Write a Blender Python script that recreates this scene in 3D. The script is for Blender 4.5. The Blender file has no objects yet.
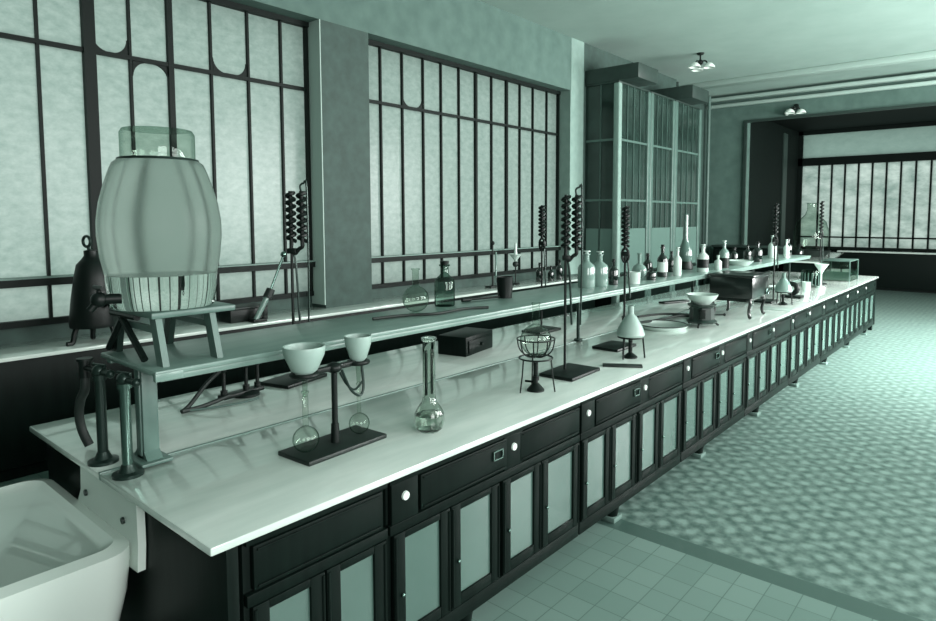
import bpy, bmesh, math, random
from mathutils import Vector, Matrix
random.seed(7)
PI = math.pi
scene = bpy.context.scene
COL = scene.collection

# ------------------------------------------------------------------ tones
STOPS = [(0.0, (6, 13, 11)), (.13, (22, 34, 30)), (.35, (64, 88, 81)), (.5, (103, 128, 120)),
         (.7, (160, 181, 173)), (.9, (219, 229, 222)), (1.0, (247, 250, 247))]
def s2l(c):
    c /= 255.0
    return c / 12.92 if c <= .04045 else ((c + .055) / 1.055) ** 2.4
def tone(g):
    for (a, ca), (b, cb) in zip(STOPS, STOPS[1:]):
        if g <= b:
            t = (g - a) / (b - a)
            return tuple(s2l(x + (y - x) * t) for x, y in zip(ca, cb)) + (1,)
    return tuple(s2l(x) for x in STOPS[-1][1]) + (1,)

# ------------------------------------------------------------------ materials
def base_mat(name):
    m = bpy.data.materials.new(name); m.use_nodes = True
    nt = m.node_tree
    return m, nt, nt.nodes['Principled BSDF']
def mat(name, g, rough=.5, metal=0, coat=0, vary=0, scale=8, stretch=(1, 1, 1), spec=.5):
    m, nt, p = base_mat(name)
    p.inputs['Roughness'].default_value = rough
    p.inputs['Metallic'].default_value = metal
    p.inputs['Coat Weight'].default_value = coat
    p.inputs['Specular IOR Level'].default_value = spec
    if vary:
        tc = nt.nodes.new('ShaderNodeTexCoord'); mp = nt.nodes.new('ShaderNodeMapping')
        mp.inputs['Scale'].default_value = stretch
        nz = nt.nodes.new('ShaderNodeTexNoise'); nz.inputs['Scale'].default_value = scale
        nz.inputs['Detail'].default_value = 6
        r = nt.nodes.new('ShaderNodeValToRGB')
        r.color_ramp.elements[0].position = .3; r.color_ramp.elements[1].position = .7
        r.color_ramp.elements[0].color = tone(max(0, g - vary)); r.color_ramp.elements[1].color = tone(min(1, g + vary))
        nt.links.new(tc.outputs['Object'], mp.inputs[0]); nt.links.new(mp.outputs[0], nz.inputs['Vector'])
        nt.links.new(nz.outputs['Fac'], r.inputs[0]); nt.links.new(r.outputs[0], p.inputs['Base Color'])
    else:
        p.inputs['Base Color'].default_value = tone(g)
    return m
def thin_glass(name, g, edge, rough=.03):
    # thin blown glass: clear face on, darker and shinier at grazing angles
    m = bpy.data.materials.new(name); m.use_nodes = True
    nt = m.node_tree; nt.nodes.clear()
    out = nt.nodes.new('ShaderNodeOutputMaterial'); mix = nt.nodes.new('ShaderNodeMixShader')
    tr = nt.nodes.new('ShaderNodeBsdfTransparent'); gl = nt.nodes.new('ShaderNodeBsdfGlossy')
    gl.inputs['Roughness'].default_value = rough
    gl.inputs['Color'].default_value = tone(.85)
    lw = nt.nodes.new('ShaderNodeLayerWeight'); lw.inputs[0].default_value = .5
    ra = nt.nodes.new('ShaderNodeValToRGB')
    ra.color_ramp.elements[0].color = tone(g); ra.color_ramp.elements[1].color = tone(edge)
    ra.color_ramp.elements[0].position = .45; ra.color_ramp.elements[1].position = 1
    fp = nt.nodes.new('ShaderNodeMath'); fp.operation = 'POWER'; fp.inputs[1].default_value = 3.5
    fr = nt.nodes.new('ShaderNodeMath'); fr.operation = 'MULTIPLY_ADD'; fr.inputs[1].default_value = .55; fr.inputs[2].default_value = .04
    nt.links.new(lw.outputs['Facing'], fp.inputs[0]); nt.links.new(fp.outputs[0], fr.inputs[0])
    nt.links.new(lw.outputs['Facing'], ra.inputs[0]); nt.links.new(ra.outputs[0], tr.inputs[0])
    nt.links.new(fr.outputs[0], mix.inputs[0]); nt.links.new(tr.outputs[0], mix.inputs[1])
    nt.links.new(gl.outputs[0], mix.inputs[2]); nt.links.new(mix.outputs[0], out.inputs[0])
    return m
def solid_glass(name, g, ior, rough):
    m, nt, p = base_mat(name)
    p.inputs['Base Color'].default_value = tone(g); p.inputs['Transmission Weight'].default_value = 1
    p.inputs['IOR'].default_value = ior; p.inputs['Roughness'].default_value = rough
    return m
def frosted(name, g0, g1, scale):
    # rolled obscure glass: diffuses the daylight that falls on its outer side
    m = bpy.data.materials.new(name); m.use_nodes = True
    nt = m.node_tree; nt.nodes.clear()
    out = nt.nodes.new('ShaderNodeOutputMaterial'); mix = nt.nodes.new('ShaderNodeMixShader')
    mix.inputs[0].default_value = .02
    tl = nt.nodes.new('ShaderNodeBsdfTranslucent'); gl = nt.nodes.new('ShaderNodeBsdfGlossy')
    gl.inputs['Roughness'].default_value = .25
    tc = nt.nodes.new('ShaderNodeTexCoord'); mp = nt.nodes.new('ShaderNodeMapping')
    mp.inputs['Scale'].default_value = (1, 1, 1.7)
    n1 = nt.nodes.new('ShaderNodeTexNoise'); n1.inputs['Scale'].default_value = scale; n1.inputs['Detail'].default_value = 9
    n1.inputs['Roughness'].default_value = .68
    r = nt.nodes.new('ShaderNodeValToRGB')
    r.color_ramp.elements[0].position = .3; r.color_ramp.elements[1].position = .68
    r.color_ramp.elements[0].color = tone(g0); r.color_ramp.elements[1].color = tone(g1)
    L = nt.links.new
    L(tc.outputs['Object'], mp.inputs[0]); L(mp.outputs[0], n1.inputs['Vector']); L(n1.outputs['Fac'], r.inputs[0])
    L(r.outputs[0], tl.inputs[0]); L(tl.outputs[0], mix.inputs[1]); L(gl.outputs[0], mix.inputs[2]); L(mix.outputs[0], out.inputs[0])
    return m
def floor_mat():
    m, nt, p = base_mat('patterned_floor_tile')
    L = nt.links.new; N = nt.nodes.new
    def math_(op, a, b=None):
        n = N('ShaderNodeMath'); n.operation = op
        for i, v in enumerate((a, b)):
            if v is None: continue
            if isinstance(v, (int, float)): n.inputs[i].default_value = v
            else: L(v, n.inputs[i])
        return n.outputs[0]
    tc = N('ShaderNodeTexCoord'); sx = N('ShaderNodeSeparateXYZ')
    wob = N('ShaderNodeTexNoise'); wob.inputs['Scale'].default_value = 5; wob.inputs['Detail'].default_value = 3; L(tc.outputs['Object'], wob.inputs['Vector'])
    wv = N('ShaderNodeVectorMath'); wv.operation = 'MULTIPLY_ADD'; wv.inputs[1].default_value = (.05, .05, 0); L(wob.outputs['Color'], wv.inputs[0]); L(tc.outputs['Object'], wv.inputs[2])
    L(wv.outputs[0], sx.inputs[0])
    x, y = sx.outputs[0], sx.outputs[1]
    k = 2 * PI / .17
    cx_ = math_('COSINE', math_('MULTIPLY', x, k)); cy_ = math_('COSINE', math_('MULTIPLY', y, k))
    motif = math_('MULTIPLY', cx_, cy_)                                   # rosettes of each tile
    dx = math_('COSINE', math_('MULTIPLY', math_('ADD', x, y), k * 1.0)); dy = math_('COSINE', math_('MULTIPLY', math_('SUBTRACT', x, y), k * 1.0))
    motif = math_('ADD', motif, math_('MULTIPLY', math_('MULTIPLY', dx, dy), .6))
    nz = N('ShaderNodeTexNoise'); nz.inputs['Scale'].default_value = 16; nz.inputs['Detail'].default_value = 5; L(tc.outputs['Object'], nz.inputs['Vector'])
    motif = math_('ADD', motif, math_('MULTIPLY', math_('SUBTRACT', nz.outputs['Fac'], .5), 5.5))
    r = N('ShaderNodeValToRGB'); L(math_('ADD', math_('MULTIPLY', motif, .2), .5), r.inputs[0])
    r.color_ramp.elements[0].position = .25; r.color_ramp.elements[0].color = tone(.36)
    r.color_ramp.elements[1].position = .8; r.color_ramp.elements[1].color = tone(.58)
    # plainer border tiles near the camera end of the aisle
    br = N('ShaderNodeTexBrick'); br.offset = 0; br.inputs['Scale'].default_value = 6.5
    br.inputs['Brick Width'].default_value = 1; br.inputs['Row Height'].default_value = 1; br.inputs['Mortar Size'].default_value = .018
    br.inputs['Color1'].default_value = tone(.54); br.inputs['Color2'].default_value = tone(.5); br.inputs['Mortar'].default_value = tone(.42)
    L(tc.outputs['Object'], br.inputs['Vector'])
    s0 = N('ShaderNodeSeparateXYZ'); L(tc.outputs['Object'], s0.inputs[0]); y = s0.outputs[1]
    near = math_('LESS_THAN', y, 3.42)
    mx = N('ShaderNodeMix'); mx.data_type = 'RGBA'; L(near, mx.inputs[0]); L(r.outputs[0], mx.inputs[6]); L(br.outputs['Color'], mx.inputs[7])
    strip = math_('MULTIPLY', math_('GREATER_THAN', y, 3.36), math_('LESS_THAN', y, 3.5))  # dark streak across the aisle: floor shadow put into the tile colour
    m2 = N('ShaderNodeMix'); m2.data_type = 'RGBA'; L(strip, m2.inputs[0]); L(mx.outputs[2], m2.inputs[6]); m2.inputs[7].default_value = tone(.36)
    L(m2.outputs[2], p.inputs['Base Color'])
    p.inputs['Roughness'].default_value = .38
    return m

M = dict(
    white_tile=mat('glazed_white_slab', .86, .16, coat=.6, vary=.035, scale=3, stretch=(4, .8, 1)),
    shelf=mat('pale_slab', .54, .28, vary=.03, scale=4, stretch=(4, 1, 1)),
    dark_wood=mat('ebonised_wood', .06, .36, vary=.02, scale=5, stretch=(6, 6, .6), spec=.09),
    panel_glass=mat('pale_door_glass', .38, .12, coat=.6, vary=.03, scale=1.6),
    black=mat('black_iron', .05, .42, spec=.25), black_rubber=mat('black_rubber', .10, .6), soot=mat('blackened_iron', .1, .5, vary=.04, scale=20),
    steel=mat('nickelled_pipe', .5, .22, metal=.9), grey_metal=mat('grey_painted_metal', .42, .4, vary=.04), dark_metal=mat('dark_bronze', .2, .32, metal=.5),
    enamel=mat('white_enamel', .88, .22, coat=.4), card=mat('white_card', .92, .5), bolt=mat('dark_bolt', .15, .4),
    pier=mat('painted_plaster', .28, .7, vary=.03, scale=9), reveal=mat('pale_plaster', .56, .8, vary=.02), wall=mat('wall_plaster', .4, .75, vary=.025, scale=5),  # reveal: pier sides made paler, window light put into the colour
    ceiling=mat('ceiling_plaster', .66, .8, vary=.015, scale=2), cornice=mat('cornice_plaster', .72, .7),
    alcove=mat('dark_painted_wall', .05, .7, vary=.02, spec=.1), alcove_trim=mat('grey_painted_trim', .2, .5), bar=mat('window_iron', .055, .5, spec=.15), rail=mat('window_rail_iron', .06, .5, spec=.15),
    ledge=mat('pale_ledge', .5, .5), blind=frosted('linen_blind', .62, .68, 3),
    frost=frosted('obscure_glass', .68, .80, 9), frost_low=frosted('obscure_glass_lower', .74, .84, 9), frost_far=frosted('far_window_glass', .6, .92, 1.6),
    hood_frame=mat('pale_hood_frame', .38, .45, vary=.02), hood_glass=mat('dark_hood_glass', .19, .14, vary=.04, scale=2.5), hood_panel=mat('pale_tile_panel', .42, .3),
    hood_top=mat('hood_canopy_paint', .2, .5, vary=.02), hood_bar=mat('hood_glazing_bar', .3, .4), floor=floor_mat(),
    glass=thin_glass('thin_clear_glass', .985, .6), glass_pale=thin_glass('thin_pale_glass', .93, .74), glass_smoke=thin_glass('thin_smoky_glass', .75, .3),
    water=solid_glass('clear_water', .95, 1.33, 0), flask_glass=solid_glass('heavy_glass', .93, 1.4, 0),
    jar_glass=mat('milky_jar_glass', .54, .12, coat=.6), amber=mat('dark_bottle_glass', .1, .1, coat=.7), frostedcup=mat('frosted_funnel_glass', .66, .4, vary=.02),
    porcelain=mat('white_porcelain', .78, .25), label=mat('paper_label', .8, .7), brown=mat('brown_sheet_metal', .17, .42, vary=.04, scale=10), stopper=mat('ground_stopper_glass', .75, .2),
    stone=mat('pale_stone_pad', .45, .7, vary=.04), bath=mat('black_japanned_metal', .06, .28, coat=.3), grey_glass=mat('grey_flask_glass', .42, .15, coat=.5), lampglass=mat('opal_lamp_glass', .9, .3),
)
def bell_glass():
    # greenish water-filled jar: the light that enters it is softened before it leaves
    m, nt, p = base_mat('water_filled_jar_glass')
    p.inputs['Base Color'].default_value = tone(.97); p.inputs['Transmission Weight'].default_value = 1
    p.inputs['IOR'].default_value = 1.12; p.inputs['Roughness'].default_value = .22
    tl = nt.nodes.new('ShaderNodeBsdfTranslucent'); tl.inputs[0].default_value = tone(.82)
    mix = nt.nodes.new('ShaderNodeMixShader'); mix.inputs[0].default_value = .3
    out = nt.nodes['Material Output']
    nt.links.new(p.outputs[0], mix.inputs[1]); nt.links.new(tl.outputs[0], mix.inputs[2]); nt.links.new(mix.outputs[0], out.inputs[0])
    return m
M['bell'] = bell_glass()

# ------------------------------------------------------------------ mesh builder
class MB:
    def __init__(s): s.bm = bmesh.new()
    def _merge(s, b, mx=None):
        if mx is not None: bmesh.ops.transform(b, matrix=mx, verts=b.verts)
        me = bpy.data.meshes.new('t'); b.to_mesh(me); b.free(); s.bm.from_mesh(me); bpy.data.meshes.remove(me)
    def box(s, x0, x1, y0, y1, z0, z1, bev=0, seg=2, mx=None):
        b = bmesh.new(); bmesh.ops.create_cube(b, size=1)
        for v in b.verts:
            v.co = Vector((x0 if v.co.x < 0 else x1, y0 if v.co.y < 0 else y1, z0 if v.co.z < 0 else z1))
        if bev: bmesh.ops.bevel(b, geom=b.edges[:], offset=bev, segments=seg, affect='EDGES', profile=.5)
        s._merge(b, mx); return s
    def cone(s, p0, p1, r0, r1=None, n=16):
        r1 = r0 if r1 is None else r1
        p0, p1 = Vector(p0), Vector(p1); d = p1 - p0
        b = bmesh.new(); bmesh.ops.create_cone(b, cap_ends=True, segments=n, radius1=r0, radius2=r1, depth=d.length)
        q = Vector((0, 0, 1)).rotation_difference(d.normalized())
        s._merge(b, Matrix.Translation((p0 + p1) / 2) @ q.to_matrix().to_4x4()); return s
    def ball(s, c, r, sc=(1, 1, 1), n=16):
        b = bmesh.new(); bmesh.ops.create_uvsphere(b, u_segments=n, v_segments=max(6, n // 2), radius=r)
        s._merge(b, Matrix.Translation(Vector(c)) @ Matrix.Diagonal((*sc, 1))); return s
    def lathe(s, prof, c=(0, 0, 0), n=28, closed=False):
        b = bmesh.new(); rings = []
        for r, z in prof:
            if r < 1e-5: rings.append([b.verts.new((c[0], c[1], c[2] + z))])
            else: rings.append([b.verts.new((c[0] + r * math.cos(2 * PI * i / n), c[1] + r * math.sin(2 * PI * i / n), c[2] + z)) for i in range(n)])
        for A, B in zip(rings, rings[1:]):
            for i in range(n):
                j = (i + 1) % n
                if len(A) == 1 and len(B) == 1: break
                if len(A) == 1: b.faces.new((A[0], B[j], B[i]))
                elif len(B) == 1: b.faces.new((A[i], A[j], B[0]))
                else: b.faces.new((A[i], A[j], B[j], B[i]))
        bmesh.ops.recalc_face_normals(b, faces=b.faces)
        s._merge(b); return s
    def tube(s, pts, r, n=8, smooth=0):
        pts = [Vector(p) for p in pts]
        if smooth:
            out = []
            P = [pts[0]] + pts + [pts[-1]]
            for i in range(1, len(P) - 2):
                for k in range(smooth):
                    t = k / smooth; a, b_, c, d = P[i - 1:i + 3]
                    out.append(.5 * ((2 * b_) + (c - a) * t + (2 * a - 5 * b_ + 4 * c - d) * t * t + (3 * b_ - a - 3 * c + d) * t ** 3))
            pts = out + [pts[-1]]
        b = bmesh.new(); rings = []; up = None
        for i, p in enumerate(pts):
            d = (pts[min(i + 1, len(pts) - 1)] - pts[max(i - 1, 0)]).normalized()
            if up is None: up = Vector((0, 0, 1)) if abs(d.z) < .9 else Vector((1, 0, 0))
            u = (up - d * up.dot(d)); u = u.normalized() if u.length > 1e-4 else d.orthogonal().normalized()
            w = d.cross(u); up = u
            rings.append([b.verts.new(p + r * (u * math.cos(2 * PI * k / n) + w * math.sin(2 * PI * k / n))) for k in range(n)])
        for A, B in zip(rings, rings[1:]):
            for k in range(n): b.faces.new((A[k], A[(k + 1) % n], B[(k + 1) % n], B[k]))
        b.faces.new(rings[0][::-1]); b.faces.new(rings[-1])
        bmesh.ops.recalc_face_normals(b, faces=b.faces)
        s._merge(b); return s
    def ring(s, c, R, r, n=28, m=8, axis='z'):
        b = bmesh.new(); V = []
        for i in range(n):
            a = 2 * PI * i / n; row = []
            for k in range(m):
                t = 2 * PI * k / m; rr = R + r * math.cos(t); h = r * math.sin(t)
                p = (rr * math.cos(a), rr * math.sin(a), h)
                if axis == 'y': p = (p[0], p[2], p[1])
                if axis == 'x': p = (p[2], p[0], p[1])
                row.append(b.verts.new(Vector(c) + Vector(p)))
            V.append(row)
        for i in range(n):
            for k in range(m):
                b.faces.new((V[i][k], V[(i + 1) % n][k], V[(i + 1) % n][(k + 1) % m], V[i][(k + 1) % m]))
        bmesh.ops.recalc_face_normals(b, faces=b.faces)
        s._merge(b); return s
    def prism(s, poly, axis, a0, a1):
        b = bmesh.new()
        def P(u, v, a): return {'x': (a, u, v), 'y': (u, a, v), 'z': (u, v, a)}[axis]
        A = [b.verts.new(P(u, v, a0)) for u, v in poly]; B = [b.verts.new(P(u, v, a1)) for u, v in poly]
        b.faces.new(A); b.faces.new(B[::-1])
        for i in range(len(poly)):
            j = (i + 1) % len(poly); b.faces.new((A[i], B[i], B[j], A[j]))
        bmesh.ops.recalc_face_normals(b, faces=b.faces)
        s._merge(b); return s
    def quad(s, pts):
        s.bm.faces.new([s.bm.verts.new(p) for p in pts]); return s
    def build(s, name, m, parent=None, label=None):
        me = bpy.data.meshes.new(name); s.bm.to_mesh(me); s.bm.free()
        me.materials.append(m)
        for p in me.polygons: p.use_smooth = True
        me.set_sharp_from_angle(angle=math.radians(35))
        o = bpy.data.objects.new(name, me); COL.objects.link(o)
        if parent: o.parent = parent
        if label: o['label'] = label
        return o
def tag(o, label, cat, group=None):
    o['label'] = label; o['category'] = cat
    if group: o['group'] = group
    return o
def thing(name, label, cat, loc=(0, 0, 0), rz=0, group=None):
    o = bpy.data.objects.new(name, None); COL.objects.link(o)
    o.location = loc; o.rotation_euler = (0, 0, rz); o.empty_display_size = .05
    return tag(o, label, cat, group)
def struct(o):
    o['kind'] = 'structure'; return o
def copy_tree(o, parent=None):
    c = o.copy(); COL.objects.link(c); c.parent = parent
    for ch in list(o.children): copy_tree(ch, c)
    return c

ZT, ZS = .915, 1.335        # bench top, raised shelf top

# ================================================================== ROOM
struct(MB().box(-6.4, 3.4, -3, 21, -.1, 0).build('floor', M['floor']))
struct(MB().box(-6.4, 3.4, -3, 15.7, 4.85, 4.95).build('ceiling', M['ceiling']))
# left wall: piers, lintel over the windows and the low wall under them
w = MB()
w.box(-6.4, -5.85, -3, -2, 0, 4.85).box(-6.4, -5.85, 4.14, 4.78, 0, 4.0).box(-6.4, -5.85, 8.99, 13.1, 0, 4.85).box(-6.4, -6.1, 13.1, 15.7, 0, 4.85)
w.box(-6.4, -6.1, -2, 8.99, 0, 1.04)
struct(w.build('wall_left', M['pier']))
struct(MB().box(-6.4, -5.85, -2, 8.99, 4.0, 4.85).build('wall_lintel', M['wall']))
struct(MB().box(-6.09, -5.852, 4.128, 4.14, .95, 4.0).build('lit_reveal_1', M['cornice']))  # pale sheet on the pier side, window light put into its colour
struct(MB().box(-6.09, -5.845, 8.975, 8.99, .95, 4.0).build('lit_reveal_2', M['reveal']))  # far pier side, likewise paler for the light falling on it
struct(MB().box(-5.85, -5.845, 8.99, 9.38, .95, 4.85).build('lit_pier_face', M['reveal']))  # paler sheet carrying the lit tone on round the far pier
# far wall with the opening of the alcove
w = MB(); w.box(-6.1, -5.12, 15.5, 15.7, 0, 4.85).box(-5.12, 3.4, 15.5, 15.7, 4.2, 4.85).box(1.8, 3.4, 15.5, 15.7, 0, 4.2)
struct(w.build('wall_far', M['wall']))
struct(MB().box(-6.1, 3.2, 15.40, 15.5, 4.55, 4.63, .02).box(-6.1, 3.2, 15.32, 15.5, 4.7, 4.78, .02).build('trim_4', M['cornice']))
struct(MB().box(-5.85, 3.2, 13.7, 13.95, 4.74, 4.85, .02).build('trim_5', M['cornice']))
struct(MB().box(-5.18, -5.12, 15.44, 15.5, 0, 4.2).box(-5.12, 1.8, 15.44, 15.5, 4.14, 4.2).build('trim_6', M['alcove_trim']))
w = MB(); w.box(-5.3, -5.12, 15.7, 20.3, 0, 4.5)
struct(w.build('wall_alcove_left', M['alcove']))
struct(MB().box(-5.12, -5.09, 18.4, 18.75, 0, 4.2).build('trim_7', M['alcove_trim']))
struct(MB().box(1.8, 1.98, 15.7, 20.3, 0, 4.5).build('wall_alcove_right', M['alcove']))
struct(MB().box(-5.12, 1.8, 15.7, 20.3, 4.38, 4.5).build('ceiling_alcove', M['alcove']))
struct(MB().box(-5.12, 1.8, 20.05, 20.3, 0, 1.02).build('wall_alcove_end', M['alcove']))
# unseen sides of the room, with their windows for the daylight
w = MB()
w.box(3.2, 3.4, -3, 15.7, 0, 1.0).box(3.2, 3.4, -3, 15.7, 4.1, 4.85)
for a, b in ((-3, -1.5), (1.5, 3.2), (6.2, 7.4), (10.6, 11.4), (14.4, 15.7)): w.box(3.2, 3.4, a, b, 1.0, 4.1)
struct(w.build('wall_right', M['wall']))
struct(MB().box(-6.4, 3.4, -3.2, -3, 0, 4.85).build('wall_back', M['wall']))

# ------------------------------------------------------------------ tall iron windows
def window(name, y0, y1, bars, thick, arches, xw=-6.1):
    root = struct(MB().box(xw - .04, xw + .04, y0, y0 + .045, 1.04, 4.0).box(xw - .04, xw + .04, y1 - .045, y1, 1.04, 4.0)
                  .box(xw - .04, xw + .05, y0, y1, 1.04, 1.09).box(xw - .04, xw + .06, y0, y1, 3.95, 4.0).build(name, M['bar']))
    g = MB().quad([(xw - .01, y0, 1.4), (xw - .01, y1, 1.4), (xw - .01, y1, 4.0), (xw - .01, y0, 4.0)])
    g.build('upper_panes', M['frost'], root)
    g = MB().quad([(xw - .01, y0, 1.05), (xw - .01, y1, 1.05), (xw - .01, y1, 1.4), (xw - .01, y0, 1.4)])
    g.build('lower_panes', M['frost_low'], root)
    MB().box(xw - .03, xw + .03, y0, y1, 3.275, 3.31).build('transom', M['bar'], root)
    MB().box(xw - .04, xw + .085, y0, y1, 1.36, 1.42).build('middle_rail', M['rail'], root)
    MB().box(xw - .02, xw + .09, y0, y1, 1.42, 1.432).build('rail_ledge', M['ledge'], root)
    for y in bars:
        h = thick.get(y, .0105)
        MB().box(xw - .02, xw + .02 + h * .6, y - h, y + h, 1.06, 3.97).build('glazing_bar', M['bar'], root)
    for ya, yb, z, up in arches:      # rounded corners of the opening lights
        m = MB(); R = .13
        for yc, sg in ((ya, 1), (yb, -1)):
            poly = [(yc, z)] + [(yc + sg * (R - R * math.sin(t)), z + up * (R - R * math.cos(t))) for t in [PI / 2 * k / 8 for k in range(9)]]
            m.prism(poly, 'x', xw - .008, xw + .015)
        m.build('corner_gusset', M['bar'], root)
    return root
window('window_1', -2.0, 4.14, [-1.6, -1.24, -.88, -.52, -.16, .2, .56, .93, 1.29, 1.66, 2.02, 2.34, 2.68, 3.06, 3.44, 3.81],
       {2.02: .045, 2.68: .024, .56: .045}, [(2.36, 2.66, 3.275, -1), (3.08, 3.42, 3.31, 1), (2.05, 2.32, 3.31, 1)])
window('window_2', 4.78, 8.99, [5.15, 5.5, 5.86, 6.19, 6.54, 6.89, 7.24, 7.59, 7.92, 8.26, 8.64],
       {6.89: .02, 7.59: .02}, [(5.51, 5.85, 3.31, 1)])
# far window of the alcove
r3 = struct(MB().box(-5.12, -5.0, 19.95, 20.05, 1.02, 4.38).box(-5.12, 1.8, 19.95, 20.05, 3.4, 3.62).box(-5.12, 1.8, 19.95, 20.05, 4.28, 4.38)
            .box(-5.12, 1.8, 19.93, 20.05, 1.02, 1.09).build('window_3', M['bar']))
MB().quad([(-5.1, 20.02, 1.05), (1.8, 20.02, 1.05), (1.8, 20.02, 3.45), (-5.1, 20.02, 3.45)]).build('panes', M['frost_far'], r3)
MB().quad([(-5.0, 20.0, 3.62), (1.8, 20.0, 3.62), (1.8, 20.0, 4.28), (-5.0, 20.0, 4.28)]).build('roller_blind', M['blind'], r3)
MB().box(-5.0, 1.8, 19.98, 20.03, 1.34, 1.38).build('lower_bar', M['bar'], r3)
for k in range(20):
    x = -4.56 + .335 * k
    if x < 1.75: MB().box(x - .022, x + .022, 19.98, 20.04, 1.05, 3.45).build('glazing_bar', M['bar'], r3)
for i, (a, b) in enumerate(((-1.5, 1.5), (3.2, 6.2), (7.4, 10.6), (11.4, 14.4))):
    fr = MB()
    fr.box(3.25, 3.33, a, a + .06, 1, 4.1).box(3.25, 3.33, b - .06, b, 1, 4.1).box(3.25, 3.33, a, b, 1, 1.06).box(3.25, 3.33, a, b, 4.04, 4.1).box(3.26, 3.32, a, b, 3.2, 3.24)
    for k in range(1, 7): fr.box(3.27, 3.31, a + (b - a) * k / 7 - .014, a + (b - a) * k / 7 + .014, 1.03, 4.07)
    struct(fr.build('window_%d' % (4 + i), M['bar']))

# ================================================================== LONG ISLAND BENCH
Y0, Y1 = .87, 12.35
t = thing('worktop', 'long white glazed worktop of the island bench running down the room', 'worktop', (-2.715, Y0, ZT))
for n, x0, x1 in (('slab', -.885, -.008), ('slab', .008, .885)):
    b = MB().box(x0, x1, 0, Y1 - Y0, -.028, 0, .006, 2)
    b.build(n, M['white_tile'], t)
MB().box(-.008, .008, 0, Y1 - Y0, -.028, .004, .003).build('joint_strip', mat('joint_strip_metal', .5, .35), t, 'narrow grey strip along the joint of the slabs')
t = thing('island_bench', 'dark wooden body of the island bench under the long white worktop', 'bench', (-2.715, .93, 0))
MB().box(-.86, .86, 0, .04, .1, .885, .004).build('end_panel', M['dark_wood'], t)
MB().box(-.86, -.83, .04, Y1 - .98, .12, .885, .003).build('rear_panel', M['dark_wood'], t)
MB().box(-.83, .86, Y1 - 1.02, Y1 - .98, .1, .885, .003).build('far_end_panel', M['dark_wood'], t)
for x in (-.82, -.02, .8):
    MB().box(x - .03, x + .03, 0, .06, 0, .1).build('leg', M['dark_wood'], t)
    MB().box(x - .03, x + .03, Y1 - 1.04, Y1 - .98, 0, .1).build('leg', M['dark_wood'], t)

XF = -1.85        # face of the cupboards
def cabinet_unit(L, drawers, doors, disc, foot, label):
    """one cupboard: local y runs along the bench from 0 to L, face at x = 0"""
    r = thing('bench_cupboard', label, 'cupboard', group='cupboards under the island bench')
    b = MB()
    b.box(-.72, -.022, .005, L - .005, .115, .886, .003)                    # carcass
    b.box(-.022, 0, .005, L - .005, .115, .185, .003)                       # bottom rail
    b.box(-.022, .004, .005, L - .005, .66, .70, .003)                      # rail under the drawers
    b.box(-.022, .006, .005, L - .005, .862, .886, .003)
    for s in disc: b.box(-.022, .002, s - .07, s + .07, .70, .862, .002)
    b.build('carcass', M['dark_wood'], r)
    for s in disc:
        MB().cone((.002, s, .80), (.010, s, .80), .019, .017, 20).build('number_plate', M['enamel'], r, 'round white enamel plate')
    for k, (a, c) in enumerate(drawers, 0 if disc else 1):
        d = MB().box(-.02, .004, a, c, .708, .855, .003)
        d.box(.004, .010, a + .012, c - .012, .838, .846, .002).box(.004, .010, a + .012, c - .012, .716, .724, .002)
        dr = d.build('drawer', M['dark_wood'], r)
        if k == 0:
            m = MB(); y = c - .07
            m.box(.004, .012, y - .035, y + .035, .775, .78).box(.004, .012, y - .035, y + .035, .815, .82).box(.004, .012, y - .035, y - .03, .775, .82).box(.004, .012, y + .03, y + .035, .775, .82)
            m.build('card_holder', M['steel'], dr, 'small bright metal card holder')
    for a, c in doors:
        zb, zt = .19, .655; sw = .062
        d = MB()
        d.box(-.02, .004, a + .004, a + sw, zb, zt, .003).box(-.02, .004, c - sw, c - .004, zb, zt, .003)
        d.box(-.02, .003, a + sw, c - sw, zb, zb + .05, .003).box(-.02, .003, a + sw, c - sw, zt - .03, zt, .003)
        d.cone((.004, a + .012, zb + .01), (.004, a + .012, zt - .01), .006, n=8).cone((.004, c - .012, zb + .01), (.004, c - .012, zt - .01), .006, n=8)
        dd = d.build('door', M['dark_wood'], r)
        MB().box(-.016, -.008, a + sw - .004, c - sw + .004, zb + .045, zt - .025).build('pane', M['panel_glass'], dd, 'pale glass pane')
        MB().ball((.010, a + sw - .02, .40), .009, n=10).build('knob', M['steel'], dd)
    for y in foot:
        f = MB().cone((-.07, y, .03), (-.07, y, .118), .036, .05, 12).build('foot', M['dark_wood'], r)
        MB().box(-.115, -.025, y - .05, y + .05, 0, .032, .006).build('pad', M['stone'], f, 'pale stone pad')
    return r
DR = [(.17, .73), (.84, 1.375)]
DO = [(.02, .345), (.345, .68), (.70, 1.015), (1.015, 1.38)]
names = ['short bench cupboard with two doors at the near end of the island bench']
u = cabinet_unit(.59, [(.03, .56)], [(.02, .30), (.30, .58)], [], [.3], names[0])
u.location = (XF, .985, 0)
ordn = ['first', 'second', 'third', 'fourth', 'fifth', 'sixth', 'seventh', 'eighth']
proto = None
y = 1.577; k = 0
while y + 1.385 < 12.3:
    lab = 'island-bench cupboard with four glazed doors, %s of the long ones from the near end' % ordn[k]
    if proto is None: proto = cabinet_unit(1.385, DR, DO, [.085, .785], [.5], lab); o = proto
    else: o = copy_tree(proto); o['label'] = lab
    o.location = (XF, y - .0, 0); y += 1.385; k += 1
if 12.18 - y > .3:
    L = 12.18 - y
    u = cabinet_unit(L, [(.17, L - .02)], [(.02, L / 2), (L / 2, L - .02)], [.085], [L * .5], 'short bench cupboard closing the far end of the island bench')
    u.location = (XF, y, 0)

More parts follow.
